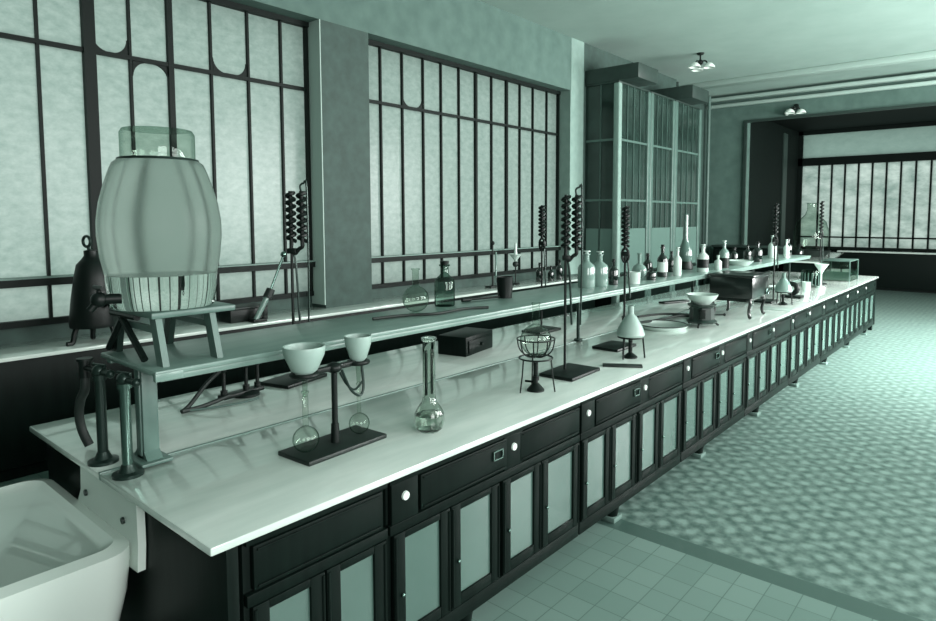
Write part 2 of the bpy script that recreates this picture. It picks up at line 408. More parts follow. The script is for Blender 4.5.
# raised shelf
SX0, SX1, SY0, SY1 = -2.98, -2.44, .98, 10.4
t = thing('raised_shelf', 'pale raised shelf running along the middle of the island bench', 'shelf', (-2.71, SY0, ZT))
zz = ZS - ZT
MB().box(-.27, .27, 0, SY1 - SY0, zz - .022, zz, .006).build('board', M['shelf'], t)
MB().box(.222, .262, .02, SY1 - SY0 - .02, zz - .045, zz - .021, .004).box(-.262, -.222, .02, SY1 - SY0 - .02, zz - .045, zz - .021, .004).build('edge_rail', M['shelf'], t)
MB().box(.25, .274, -.002, .10, zz - .04, zz - .008, .004).build('corner_block', M['shelf'], t)
for yy in (.07,):
    m = MB().box(-.035, .035, yy - .03, yy + .03, .012, zz - .02, .006)
    m.box(-.022, .022, yy - .036, yy + .036, .03, zz - .03, .004)
    m.prism([(-.035, .05), (-.07, .012), (.07, .012), (.035, .05)], 'y', yy - .03, yy + .03)
    m.box(-.09, .09, yy - .06, yy + .06, .004, .018, .004)
    m.build('post', M['grey_metal'], t, 'grey cast metal post')

for yy in (3.32, 5.6, 7.6, 9.3):
    MB().cone((0, yy, .003), (0, yy, zz - .02), .014, n=12).cone((0, yy, .003), (0, yy, .02), .035, n=16).build('post', M['dark_metal'], t, 'slim dark rod post')
# standpipes at the near end of the shelf
def standpipe(x, y, label, hose):
    p = thing('standpipe', label, 'pipe', (x, y, ZT), group='gas and water pipes at the shelf end')
    MB().lathe([(0, 0), (.055, 0), (.055, .012), (.034, .018), (.027, .03), (.021, .045), (0, .045)]).build('flange', M['dark_metal'], p)
    MB().cone((0, 0, .04), (0, 0, .355), .019).cone((0, 0, .34), (0, 0, .36), .026).build('pipe', M['dark_metal'] if hose else M['steel'], p)
    v = MB().ball((0, 0, .375), .027).cone((0, 0, .372), (.07, .01, .372), .012).ball((.08, .012, .372), .017)
    v.cone((0, 0, .38), (0, 0, .40), .008).cone((-.035, -.01, .398), (.035, .01, .398), .006)
    v.build('valve', M['dark_metal'], p)
    if hose:
        MB().cone((0, 0, .372), (-.12, -.01, .372), .012).cone((-.13, -.01, .33), (-.13, -.01, .40), .022, n=14).cone((-.13, -.01, .40), (-.13, -.01, .41), .03, n=14).build('side_tap', M['black'], p)
        MB().tube([(-.13, -.01, .36), (-.135, -.012, .28), (-.20, -.01, .22), (-.225, -.01, .15), (-.225, 0, .08), (-.20, .015, .02)], .018, 12, 6).build('hose', M['black_rubber'], p, 'short black rubber hose')
    return p
standpipe(-2.83, .925, 'dark standpipe with black rubber hose at the near shelf end', True)
standpipe(-2.61, .935, 'bright nickelled standpipe without hose at the near shelf end', False)

# white sink hung on the end of the bench
t = thing('sink', 'white enamel sink hung on the end of the island bench', 'sink', (-2.70, .925, .40))
m = MB()
m.prism([(.245, .20), (.258, .30), (.258, .475), (-.31, .475), (-.32, .36), (-.36, .30), (-.5, .24), (-.75, .22), (-.75, .15)], 'y', -.028, 0)
m.build('back_plate', M['enamel'], t)
b = bmesh.new()
def rr(x0, x1, y0, y1, z, rad, n=6):
    out = []
    for cx_, cy_, a0 in ((x1 - rad, y1 - rad, 0), (x0 + rad, y1 - rad, PI / 2), (x0 + rad, y0 + rad, PI), (x1 - rad, y0 + rad, 1.5 * PI)):
        for k in range(n + 1): a = a0 + PI / 2 * k / n; out.append((cx_ + rad * math.cos(a), cy_ + rad * math.sin(a), z))
    return out
loops = [rr(-.72, .15, -.50, -.05, -.10, .10), rr(-.75, .23, -.58, -.03, .12, .1), rr(-.78, .262, -.61, -.027, .25, .1), rr(-.78, .262, -.61, -.027, .30, .1),
         rr(-.73, .215, -.56, -.07, .315, .08), rr(-.725, .21, -.555, -.075, .312, .08), rr(-.70, .185, -.53, -.10, .295, .08)]
vs = [[b.verts.new(p) for p in lp] for lp in loops]
for A, B in zip(vs, vs[1:]):
    for i in range(len(A)): b.faces.new((A[i], A[(i + 1) % len(A)], B[(i + 1) % len(A)], B[i]))
b.faces.new(vs[-1]); b.faces.new(vs[0][::-1]); bmesh.ops.recalc_face_normals(b, faces=b.faces)
m = MB(); m._merge(b); m.build('basin', M['enamel'], t)
for x in (-.25, .135): MB().cone((x, -.036, .365), (x, -.02, .365), .013, n=12).build('bolt', M['bolt'], t, 'dark bolt head')
MB().cone((-.2, -.28, -.40), (-.2, -.28, -.09), .03).build('waste_pipe', M['dark_metal'], t)

# ================================================================== WALL BENCH UNDER THE WINDOWS
t = thing('wall_bench', 'white-topped dark bench along the wall below the tall iron windows', 'bench', (-5.8, 0, 0))
MB().box(-.295, .3, -2.0, 9.36, .885, .915, .006).build('worktop', M['white_tile'], t)
MB().box(-.29, .25, -1.98, 9.34, .1, .885, .004).build('front_panel', M['dark_wood'], t)
MB().box(-.29, .2, -1.95, 9.3, 0, .1).build('plinth', M['dark_wood'], t)

# ================================================================== GLASS FUME CUPBOARDS
def fume(y0, y1, canopy, side, label):
    t = thing('fume_cupboard', label, 'fume cupboard', (-5.85, y0, 0), group='tall glazed fume cupboards on the left wall')
    L = y1 - y0; D = .66; H = 4.12
    MB().box(.005, D - .02, .02, L - .02, 0, .95, .004).build('base', M['dark_wood'], t)
    MB().box(.005, D - .04, .04, L - .04, .95, H).build('glazing', M['hood_glass'], t)
    for x, y in ((D - .05, .05), (D - .05, L - .05)):
        MB().box(x - .055, x + .055, y - .055, y + .055, .0, H, .02, 3).build('post', M['reveal'] if side and y < .1 else M['hood_frame'], t)
    for z in (2.2, 3.2): MB().box(D - .06, D - .015, .1, L - .1, z - .018, z + .018).box(.02, D - .045, .012, .04, z - .018, z + .018).build('cross_bar', M['hood_frame'], t)
    m = MB()
    for f in (.3, .5, .7): m.box(D - .05, D - .025, L * f - .012, L * f + .012, .95, H)
    m.box(.29, .31, .018, .04, .95, H)
    m.build('glazing_bars', M['hood_bar'], t)
    MB().box(D - .045, D - .022, .11, L - .11, .98, 1.72).box(.04, D - .11, .018, .04, .98, 1.72).build('lower_panel', M['hood_panel'], t, 'pale lower panel')
    MB().box(.005, D - .01, 0.005, L - .005, H, H + .03, .006).build('cornice', M['hood_top'], t)
    if canopy: MB().box(.005, canopy, .0, L * .62, H + .03, H + .27, .012).build('canopy', M['hood_top'], t, 'boxed ventilation canopy')
    return t
fume(9.42, 10.58, 1.0, True, 'glazed fume cupboard nearest the tall windows, under the larger canopy')
fume(10.60, 11.62, 0, False, 'middle glazed fume cupboard without a canopy')
fume(11.64, 12.9, .98, False, 'farthest glazed fume cupboard near the room corner, under the smaller canopy')
for i, (x, y) in enumerate(((-5.93, 13.3), (-5.98, 15.3))):
    tag(MB().cone((x, y, 0), (x, y, 4.84), .04, n=12).build('wall_pipe', M['dark_metal'] if i == 0 else M['hood_frame']),
        ['dark vertical pipe beside the farthest fume cupboard', 'pale vertical pipe in the far room corner'][i], 'pipe')

# ================================================================== FAR END FURNITURE
t = thing('low_cabinet', 'low dark cabinet against the far wall beside the alcove', 'cabinet', (-4.9, 15.1, 0))
MB().box(-.75, .75, -.2, .3, .08, 1.22, .01).build('body', M['dark_wood'], t)
MB().box(-.78, .78, -.24, .33, 1.22, 1.26, .006).build('top', M['alcove_trim'], t)
for x in (-.37, .37): MB().box(x - .34, x + .34, -.225, -.2, .14, 1.16, .006).build('door', M['dark_wood'], t)
MB().box(-.7, .7, -.15, .3, 0, .08).build('plinth', M['dark_wood'], t)
t = thing('alcove_bench', 'white-topped bench standing inside the far alcove', 'bench', (-4.0, 14.2, 0))
MB().prism([(.05, 0), (.98, 0), (.40, 4.5), (-.6, 4.5)], 'z', .97, 1.0).build('worktop', M['white_tile'], t)
MB().prism([(.12, .06), (.9, .06), (.34, 4.42), (-.52, 4.42)], 'z', 0, .97).build('body', M['dark_wood'], t)
t = thing('sideboard', 'long black low sideboard with a white top under the far window', 'cabinet', (-1.2, 19.4, 0))
MB().box(-2.6, 2.6, -.15, .5, .06, .98, .01).build('body', M['black'], t)
MB().box(-2.66, 2.66, -.18, .52, .98, 1.015, .006).build('top', M['white_tile'], t)
MB().box(-2.5, 2.5, -.1, .5, 0, .06).build('plinth', M['black'], t)

# ceiling lamps
def lamp(x, y, z, drop, wall, label):
    t = thing('wall_lamp' if wall else 'ceiling_lamp', label, 'lamp', (x, y, z))
    if wall: MB().cone((0, .14, 0), (0, .17, 0), .05, .07, 18).build('rose', M['black'], t)
    else: MB().lathe([(0, 0), (.07, 0), (.05, -.03), (0, -.035)]).build('rose', M['black'], t)
    MB().cone((0, .15 if wall else 0, 0 if wall else -.02), (0, 0, -drop), .014).ball((0, 0, -drop), .05).build('stem', M['black'], t)
    for a in (0.2, 2.3, 4.4):
        c, s = math.cos(a), math.sin(a)
        MB().tube([(0, 0, -drop), (.08 * c, .08 * s, -drop + .02), (.13 * c, .13 * s, -drop - .03)], .013, 8, 4).build('arm', M['black'], t)
        MB().lathe([(.02, .03), (.06, .015), (.10, -.03), (.11, -.06), (.09, -.06), (.05, -.01), (.02, .0)], (.15 * c, .15 * s, -drop - .05), 18).build('shade', M['lampglass'], t, 'white glass shade')
lamp(-4.6, 11.3, 4.85, .16, False, 'small branched ceiling lamp with white shades above the fume cupboards')
lamp(-4.06, 15.33, 4.40, .06, True, 'small branched wall lamp with white shades above the opening of the alcove')

# ================================================================== APPARATUS
def retort_stand(x, y, h, label, plate=(.11, .18), rz=0, rodoff=(0, 0), round_base=False):
    t = thing('retort_stand', label, 'stand', (x, y, ZT), rz, 'tall retort stands with coil condensers')
    if round_base: MB().lathe([(0, 0), (.11, 0), (.11, .012), (.06, .025), (0, .03)]).build('base', M['black'], t)
    else: MB().box(-plate[0], plate[0], -plate[1], plate[1], 0, .022, .006).build('base', M['black'], t)
    rx, ry = rodoff
    MB().cone((rx, ry, .015), (rx, ry, h), .0085, n=10).build('rod', M['black'], t)
    return t
def condenser(x, y, z, label, turns=8, h=.30, two=True, tail=.35, rz=0):
    """black spirals joined by a bend, carried by a clamp on the rod just below; origin on the rod top"""
    t = thing('coil_condenser', label, 'condenser', (x, y, z), rz, 'dark coil condensers')
    xs = (.0, 0.066) if two else (.0,)
    for i, cx_ in enumerate(xs):
        pts = []; N = turns * 14
        for k in range(N + 1):
            a = 2 * PI * k / 14; pts.append((cx_ + .0225 * math.cos(a), .0225 * math.sin(a), .06 + h * k / N))
        m = MB().tube(pts, .0112, 6)
        m.cone((cx_, 0, .04), (cx_, 0, .07 + h), .012, n=10)
        m.build('coil', M['black'], t)
    if two:
        MB().tube([(.0, 0, .05), (.0, 0, .01), (.02, 0, -.012), (.045, 0, .015), (0.066, 0, .03), (0.066, 0, .06)], .012, 8, 5).build('lower_bend', M['black'], t)
        MB().tube([(0.066, 0, .06 + h), (.06, 0, .10 + h), (.08, .0, .115 + h), (.098, 0, .09 + h), (.1, 0, -.1), (.095, 0, -tail)], .006, 6, 5).build('water_tube', M['dark_metal'], t)
    else:
        MB().tube([(.0, 0, .05), (.022, 0, .02), (.024, 0, -.03), (.0, 0, -.06), (-.02, 0, -.03), (-.02, 0, .02), (0, 0, .05)], .010, 8, 5).build('lower_bend', M['black'], t)
    MB().tube([(.012, 0, -.012), (.026, 0, -.1), (.04, 0, -tail)], .007, 8, 4).build('drop_tube', M['dark_metal'], t)
    MB().box(-.022, .03, -.02, .02, -.012, .02, .004).build('clamp', M['black'], t)
    return t

# pixel-left stand behind the shelf, on the rear half of the bench
retort_stand(-3.370, 2.150, 0.773, 'retort stand on the rear half of the bench, nearest the big jar', (0.11, 0.17), 0.25, (0, 0), False)
condenser(-3.37, 2.15, 1.70, 'double coil condenser on the stand nearest the big jar, against the left window', turns=7, h=0.29, two=True, tail=0.42, rz=0.65)
retort_stand(-3.200, 4.480, 0.753, 'retort stand on the rear half of the bench behind the wire-basket burner', (0.1, 0.16), 0, (0, 0), False)
condenser(-3.2, 4.48, 1.68, 'single coil condenser left of the tallest double one, before the right window', turns=8, h=0.26, two=False, tail=0.45, rz=0.2)
retort_stand(-2.175, 3.360, 0.718, 'tall retort stand on a black square plate in front of the shelf', (0.12, 0.18), 0.05, (-0.04, 0), False)
condenser(-2.215, 3.36, 1.645, 'double coil condenser on the tall stand with black square plate', turns=8, h=0.33, two=True, tail=0.42, rz=0.6)
retort_stand(-2.360, 4.260, 0.703, 'retort stand holding a coil above the dome flask on a tripod', (0.11, 0.15), 0, (.08, 0), False)
condenser(-2.28, 4.26, 1.63, 'single coil condenser above the dome flask, before the pale hood post', turns=9, h=0.29, two=False, tail=0.33, rz=0.4)
retort_stand(-2.290, 7.750, 0.713, 'far retort stand behind the black bath on legs', (0.1, 0.14), 0, (.08, 0), False)
condenser(-2.21, 7.75, 1.64, 'single coil condenser seen against the dark alcove wall', turns=8, h=0.36, two=False, tail=0.32, rz=0.5)
retort_stand(-2.290, 10.300, 0.733, 'farthest retort stand on a round black foot beside the glass tank', (0.09, 0.14), 0, (0, 0), True)
condenser(-2.29, 10.3, 1.66, 'farthest coil condenser, seen against the alcove window', turns=8, h=0.42, two=False, tail=0.5, rz=0.5)

# ---- big glass jar on its stand
JX, JY, SH = -2.74, 1.145, .105
t = thing('jar_stand', 'grey splay-legged stand on the shelf carrying the big glass jar', 'stand', (JX, JY, ZS))
MB().box(-.21, .21, -.135, .2, .18, .205, .006).build('plate', M['grey_metal'], t)
for sx in (-1, 1):
    for sy in (-1, 1):
        m = MB(); d = .028
        x0, y0, x1, y1 = sx * .17, sy * SH, sx * .225, sy * SH
        m.prism([(x0 - d, .181), (x0 + d, .181), (x1 + d, 0), (x1 - d, 0)], 'y', y0 - .012, y0 + .012)
        o = m.build('leg', M['grey_metal'] if sx > 0 else M['dark_metal'], t)
for sy in (-1, 1): MB().box(-.19, .19, sy * SH - .007, sy * SH + .007, .12, .145).build('stretcher', M['grey_metal'], t)
m = MB(); m.tube([(-.12, -.125, .17), (.12, -.13, .014)], .014, 8).tube([(-.08, -.125, .17), (-.24, -.13, .014)], .014, 8).tube([(-.2, -.125, .17), (.05, -.125, .172)], .014, 8)
m.build('brace', M['black'], t, 'black iron brace')
R = .252
t = thing('glass_jar', 'huge bulging glass jar of water standing before the left window', 'jar', (JX, JY, ZS + .205))
JR = .915
def sc_(p): return [(r * JR, z) for r, z in p]
MB().lathe(sc_([(0, .135), (.226, .135), (.24, .2), (.25, .29), (.249, .35), (.238, .42), (.218, .49), (.196, .55), (.182, .58), (.165, .592), (0, .592)]), n=48).build('water_body', M['bell'], t)
MB().lathe(sc_([(0, .0), (.205, 0), (.212, .01), (.222, .08), (.226, .133), (0, .133)]), n=48).build('foot_glass', M['flask_glass'], t, 'clear lower part of the jar')
MB().ring((0, 0, .595), .158 * JR, .006, 40).build('rim', M['dark_metal'], t, 'dark rim ring')
MB().lathe(sc_([(.15, .60), (.15, .70), (.14, .716), (0, .72)]), n=40).build('cover', M['glass_pale'], t, 'pale glass cover')
m = MB().cone((.06, -.18, .05), (.035, -.25, .05), .02).ball((.035, -.25, .05), .03).cone((.035, -.25, .05), (.025, -.28, .01), .014).cone((.035, -.25, .06), (.035, -.25, .092), .008).cone((-.01, -.25, .094), (.08, -.25, .094), .009)
m.build('tap', M['black'], t, 'black tap near the foot')

# ---- black three-footed apparatus on the wall bench
t = thing('iron_apparatus', 'black skirted iron apparatus on three feet with a ring on top, by the left window', 'apparatus', (-5.66, 1.83, .915), .3)
MB().lathe([(0, .13), (.165, .13), (.17, .16), (.15, .35), (.125, .52), (.105, .62), (.07, .66), (.05, .69), (.05, .73), (0, .74)], n=24).build('body', M['black'], t)
MB().ring((-.045, 0, .80), .042, .011, 24, 8, 'y').cone((-.02, 0, .73), (-.035, 0, .77), .012).build('ring', M['dark_metal'], t)
for a in (.5, 2.6, 4.5):
    c, s = math.cos(a), math.sin(a)
    MB().tube([(.12 * c, .12 * s, .16), (.145 * c, .145 * s, .08), (.16 * c, .16 * s, .02), (.20 * c, .20 * s, .014)], .02, 8, 4).build('foot', M['black'], t)
MB().cone((.13, 0, .33), (.2, 0, .32), .02).cone((.2, 0, .32), (.24, .0, .32), .032, n=14).build('side_valve', M['black'], t)

# ---- objects on the wall bench
t = thing('dark_box', 'low dark box on the wall bench under the left window', 'box', (-5.78, 3.15, .915))
MB().box(-.11, .11, -.19, .19, 0, .12, .006).build('case', M['black'], t)
MB().box(-.115, .115, -.195, .195, .12, .14, .006).build('lid', M['soot'], t)
t = thing('glass_tube', 'slanting glass tube with a black rubber collar standing on the wall bench', 'tube', (-5.58, 3.2, .915))
MB().cone((0, -.04, .022), (.0, .09, .24), .026, n=14).build('tube', M['jar_glass'], t)
MB().cone((0, .085, .22), (0, .125, .30), .045, .04, n=14).build('collar', M['black_rubber'], t, 'black rubber collar')
MB().cone((0, .12, .29), (0, .26, .60), .012, n=8).ball((0, .27, .63), .03).build('stem', M['steel'], t)
MB().box(-.05, .05, -.09, .05, 0, .03, .005).cone((0, .04, .02), (0, .04, .16), .012, n=8).build('foot', M['black'], t)
t = thing('burette_stand', 'thin burette stand on the wall bench below the right window', 'stand', (-5.8, 6.92, .915))
MB().box(-.06, .06, -.1, .1, 0, .02, .004).build('base', M['black'], t)
MB().cone((0, 0, .02), (0, 0, .62), .012, n=8).ball((0, 0, .63), .03).build('rod', M['black'], t)
MB().cone((.02, .05, .12), (.02, .05, .5), .014, n=8).build('burette', M['jar_glass'], t)
t = thing('funnel_stand', 'white funnel on a thin stand before the right window rail', 'funnel', (-5.8, 7.45, .915))
MB().lathe([(0, 0), (.07, 0), (.06, .02), (0, .02)]).cone((0, 0, .02), (0, 0, .33), .01, n=8).build('stand', M['black'], t)
MB().lathe([(.012, .33), (.02, .36), (.09, .44), (.10, .45), (.08, .44), (.015, .37)]).cone((0, 0, .43), (0, 0, .62), .03, .012, n=12).build('funnel', M['porcelain'], t)
MB().ball((0, 0, .30), .045).build('bulb', M['black_rubber'], t)

# ---- bottle family (lathe profiles); origin at the foot
def bottle(x, y, z, h, r, label, m, stop='stopper', kind='bottle', lab=None, cat='bottle', group='bottles along the raised shelf', neck=.32):
    t = thing('bottle' if kind == 'bottle' else kind, label, cat, (x, y, z), random.uniform(0, 6), group)
    hb = h * .62
    MB().lathe([(0, 0), (r * .94, 0), (r, .008), (r, hb * .86), (r * .9, hb * .97), (r * .55, hb * 1.08), (r * neck, hb * 1.16), (r * neck, h * .88), (r * neck * 1.35, h * .89), (r * neck * 1.35, h * .92), (0, h * .92)], n=24).build('body', m, t)
    if stop == 'stopper': MB().lathe([(r * neck * .9, h * .92), (r * .2, h * .93), (r * .2, h * .95), (r * .45, h * .97), (r * .42, h), (0, h)], n=18).build('stopper', M['stopper'] if m is not M['amber'] else M['amber'], t)
    if stop == 'cork': MB().cone((0, 0, h * .9), (0, 0, h), r * neck, r * neck * 1.1, 14).build('stopper', M['black'], t)
    if lab: MB().lathe([(r * 1.012, hb * .25), (r * 1.012, hb * .75)], n=24).build('paper_label', M['label'] if lab == 'w' else M['black'], t)
    return t
bottle(-2.86, 2.93, ZS, .29, .066, 'dark stoppered bottle on the shelf right of the big jar, nearest of the shelf bottles', M['glass_smoke'], 'cork', neck=.4)
m = MB().lathe([(0, 0), (.05, 0), (.062, .15), (.055, .15), (.045, .01), (0, .01)])
o = m.build('dark_beaker', M['black']); o.location = (-2.82, 3.5, ZS); tag(o, 'small black straight-sided pot on the shelf right of the nearest bottle', 'pot')
o = MB().cone((0, 0, .012), (.0, .34, .012), .008, n=8).cone((0, -.07, .014), (0, .0, .014), .014, n=10).build('iron_tool', M['black']); o.location = (-2.88, 3.2, ZS); o.rotation_euler = (0, 0, -.2)
tag(o, 'thin black tool with a thick handle lying on the shelf by the dark stoppered bottle', 'tool')
def round_flask(x, y, z, r, nl, label, m, nr=None, group=None, cat='flask', rot=0):
    nr = nr or r * .25
    t = thing('round_flask', label, cat, (x, y, z), rot, group)
    prof = [(0, 0)] + [(r * math.sin(a), r - r * math.cos(a)) for a in [PI * k / 14 for k in range(1, 13)]]
    prof = [p for p in prof if not (p[0] < nr and p[1] > r)]
    zt_ = prof[-1][1]; prof += [(nr, zt_ + r * .12), (nr, zt_ + nl), (nr * 1.3, zt_ + nl + .006), (nr * 1.3, zt_ + nl + .012), (nr * .8, zt_ + nl + .012)]
    MB().lathe(prof, n=28).build('body', m, t)
    return t
round_flask(-2.80, 2.62, ZS, .08, .10, 'clear round flask on the shelf between the big jar and the dark stoppered bottle', M['glass_pale'])
o = MB().tube([(-2.75, 2.25, ZS + .009), (-2.7, 2.45, ZS + .01), (-2.6, 2.6, ZS + .012), (-2.62, 2.85, ZS + .01), (-2.55, 3.0, ZS + .009)], .009, 8, 6).build('rubber_hose', M['black_rubber'])
tag(o, 'thin black rubber hose lying on the shelf in front of the clear round flask', 'hose')

SB = 'bottles along the raised shelf'
bottle(-2.73, 4.45, ZS, .30, .072, 'large pale bottle on the shelf before the first fume cupboard, left of its twin', M['jar_glass'])
bottle(-2.70, 4.61, ZS, .29, .07, 'large pale bottle on the shelf before the first fume cupboard, right of its twin', M['jar_glass'])
bottle(-2.66, 4.77, ZS, .22, .04, 'slim black bottle just right of the two large pale bottles', M['amber'], 'cork')
o = MB().lathe([(0, 0), (.055, 0), (.06, .10), (.052, .10), (.046, .01), (0, .01)]).build('white_beaker', M['porcelain']); o.location = (-2.58, 4.98, ZS); tag(o, 'white beaker on the shelf beside the slim black bottle', 'beaker')
round_flask(-2.75, 5.42, ZS, .07, .09, 'pale round flask on the shelf partly behind the coil above the dome flask', M['jar_glass'])
bottle(-2.60, 5.36, ZS, .12, .045, 'squat black bottle in front of the pale round flask', M['amber'], 'cork')
bottle(-2.83, 5.75, ZS, .22, .045, 'black bottle on the shelf between the pale round flask and the black and white pair', M['amber'], 'cork')
bottle(-2.66, 5.72, ZS, .31, .05, 'tall black bottle beside a white one on the shelf', M['amber'], 'cork', lab='w')
bottle(-2.60, 5.93, ZS, .28, .04, 'narrow white bottle beside the tall black one on the shelf', M['porcelain'], 'stopper')
bottle(-2.82, 6.28, ZS, .22, .04, 'small black bottle behind the narrow white bottle', M['amber'], 'cork')
t = thing('round_flask', 'grey round flask with very tall neck on a black foot, on the shelf', 'flask', (-2.86, 6.72, ZS), 0)
MB().lathe([(0, .05), (.05, .06), (.075, .10), (.085, .15), (.075, .21), (.045, .28), (.028, .34), (.026, .60), (.036, .61), (.022, .61)]).build('body', M['grey_glass'], t)
MB().lathe([(0, 0), (.085, 0), (.09, .03), (.07, .09), (.04, .07), (0, .07)]).build('foot', M['black'], t)
bottle(-2.57, 6.5, ZS, .29, .06, 'white bottle with glass stopper and dark label, right of the tall-necked grey flask', M['porcelain'], lab='b')
bottle(-2.55, 6.88, ZS, .16, .04, 'small white bottle left of the black bottle with pale shoulders', M['porcelain'], 'stopper')
t = bottle(-2.6, 7.2, ZS, .31, .055, 'black bottle with pale shoulders and glass stopper above the black bath', M['jar_glass'])
MB().lathe([(0, -.0), (.057, .001), (.057, .115), (0, .115)], n=24).build('sleeve', M['black'], t, 'black lower sleeve')
t = thing('dish', 'wide white dish on the shelf above the black bath on legs', 'dish', (-2.62, 7.75, ZS))
MB().lathe([(0, 0), (.12, 0), (.17, .05), (.175, .055), (.16, .05), (.115, .012), (0, .012)]).build('bowl', M['porcelain'], t)
bottle(-2.78, 8.05, ZS, .20, .045, 'black bottle behind the wide white dish', M['amber'], 'cork')
bottle(-2.62, 8.45, ZS, .26, .06, 'stout black bottle right of the wide white dish', M['amber'], 'cork')
bottle(-2.86, 8.8, ZS, .20, .05, 'small black bottle close behind the stout black one', M['amber'], 'cork')
bottle(-2.70, 9.35, ZS, .32, .055, 'white bottle on the far part of the shelf, left of the far coil', M['porcelain'])
bottle(-2.58, 9.6, ZS, .26, .04, 'white bottle on the far part of the shelf, right of the far coil', M['porcelain'])
bottle(-2.72, 10.2, ZS, .26, .06, 'black bottle at the far end of the shelf', M['amber'], 'cork')

# ---- gas tap fixture under the shelf, rear half of the bench
t = thing('gas_fixture', 'black twin-nozzle gas fixture under the shelf with a looping rubber hose', 'gas tap', (-3.30, 1.80, ZT), .15)
MB().lathe([(0, 0), (.07, 0), (.07, .014), (.04, .03), (0, .034)]).box(-.03, .03, -.16, .1, .012, .035, .005).build('base', M['black'], t)
for yy in (-.14, .0, .075): MB().cone((0, yy, .03), (0, yy, .17), .010, n=10).ball((0, yy, .17), .017).cone((0, yy, .035), (0, yy, .06), .018, n=10).build('nozzle', M['black'], t)
MB().tube([(0, -.16, .17), (.0, -.24, .12), (.0, -.34, .03), (.01, -.39, .012)], .011, 8, 5).tube([(0.01, -.39, .012), (.02, -.28, .012), (.02, -.12, .03)], .012, 8, 5).build('hose', M['black_rubber'], t, 'black rubber hose')
MB().tube([(0.01, -.37, .01), (.06, -.28, .008), (.12, -.14, .008), (.13, -.02, .008)], .006, 8, 5).build('thin_hose', mat('grey_rubber', .35, .6), t, 'thin grey hose')

# ---- filtration stand with two funnels
FX, FY = -2.255, 1.63
t = thing('filtration_stand', 'black filtration stand on a long black plate at the near bench edge', 'stand', (FX, FY, ZT), .05)
MB().box(-.105, .105, -.215, .205, 0, .02, .005).build('base', M['soot'], t)
MB().cone((0, .0, .02), (0, 0, .10), .02, .017, 14).cone((0, 0, .10), (0, 0, .36), .013, n=12).ball((0, 0, .345), .034, (1, 1, .7)).build('column', M['black'], t)
MB().box(-.014, .014, -.14, .13, .335, .357, .004).build('cross_arm', M['black'], t)
MB().ring((0, -.15, .345), .052, .010).build('holder_ring', M['black'], t)
MB().ring((0, .135, .345), .042, .010).build('holder_ring', M['black'], t)
MB().tube([(.015, .03, .33), (.02, .07, .24), (.02, .12, .20), (.02, .145, .23), (.01, .145, .33)], .006, 8, 6).tube([(.015, .02, .32), (.01, .06, .26), (.015, .10, .23), (.02, .14, .26)], .005, 8, 6).build('side_tube', M['dark_metal'], t)
def funnel(x, y, z, r, label):
    t = thing('filter_funnel', label, 'funnel', (x, y, z), 0, 'funnels of the filtration stand')
    MB().lathe([(0, 0), (r * .45, 0), (r * .62, .012), (r * .95, .075), (r, .105), (r * .985, .112), (r * .9, .11), (r * .85, .08), (r * .5, .02), (0, .018)], n=28).build('cup', M['frostedcup'], t)
    MB().cone((0, 0, -.10), (0, 0, .002), .008, .014, 12).build('spout', M['glass_pale'], t)
    return t
c, s = math.cos(.05), math.sin(.05)
def fl(dx, dy): return FX + dx * c - dy * s, FY + dx * s + dy * c
a = fl(0, -.15); b_ = fl(0, .135)
funnel(a[0], a[1], ZT + .352, .085, 'larger frosted funnel on the left arm of the filtration stand')
funnel(b_[0], b_[1], ZT + .352, .06, 'smaller frosted funnel on the right arm of the filtration stand')
round_flask(a[0], a[1], ZT + .02, .054, .14, 'larger clear round flask on the black plate, under the left funnel', M['glass'], .012)
round_flask(b_[0], b_[1], ZT + .02, .046, .13, 'smaller clear round flask on the black plate, under the right funnel', M['glass'], .009)

# ---- volumetric flask
t = thing('volumetric_flask', 'clear volumetric flask with a thick long neck, standing alone by the bench edge', 'flask', (-2.085, 2.03, ZT))
MB().lathe([(0, .004), (.045, 0), (.062, .015), (.071, .05), (.068, .085), (.052, .115), (.034, .14), (.030, .17), (.029, .42), (.036, .43), (.036, .437), (.026, .437), (.026, .17), (.03, .143), (.048, .118), (.064, .085), (.066, .05), (.058, .02), (.04, .008), (0, .01)], n=32).build('body', M['flask_glass'], t)
MB().lathe([(0, .011), (.039, .009), (.057, .021), (.065, .05), (.064, .078), (0, .078)], n=32).build('water', M['water'], t)
for s_ in (-1, 1): MB().box(-.004, .004, s_ * .018 - .006, s_ * .018 + .006, .17, .38, .002).build('refraction_strip', M['soot'], t, 'dark strip added to stand for refraction in the neck')  # added strips imitate the dark refraction lines in the glass neck

bottle(-5.72, 7.95, .915, .30, .055, 'black bottle on the wall bench by the right window, left one of three', M['amber'], 'cork', group='bottles on the wall bench')
bottle(-5.68, 8.2, .915, .24, .05, 'short black bottle on the wall bench by the right window, middle one of three', M['amber'], 'cork', group='bottles on the wall bench')
bottle(-5.72, 8.5, .915, .32, .055, 'black bottle on the wall bench by the right window, right one of three', M['amber'], 'cork', group='bottles on the wall bench')
# ---- low drawer box beneath the shelf
t = thing('drawer_box', 'low dark box with drawer under the shelf behind the volumetric flask', 'box', (-3.16, 3.46, ZT), .2)
MB().box(-.12, .12, -.20, .2, 0, .14, .008).build('case', M['dark_wood'], t)
MB().box(.12, .13, -.17, .17, .02, .11, .004).ball((.135, 0, .065), .012).build('drawer', M['dark_wood'], t)

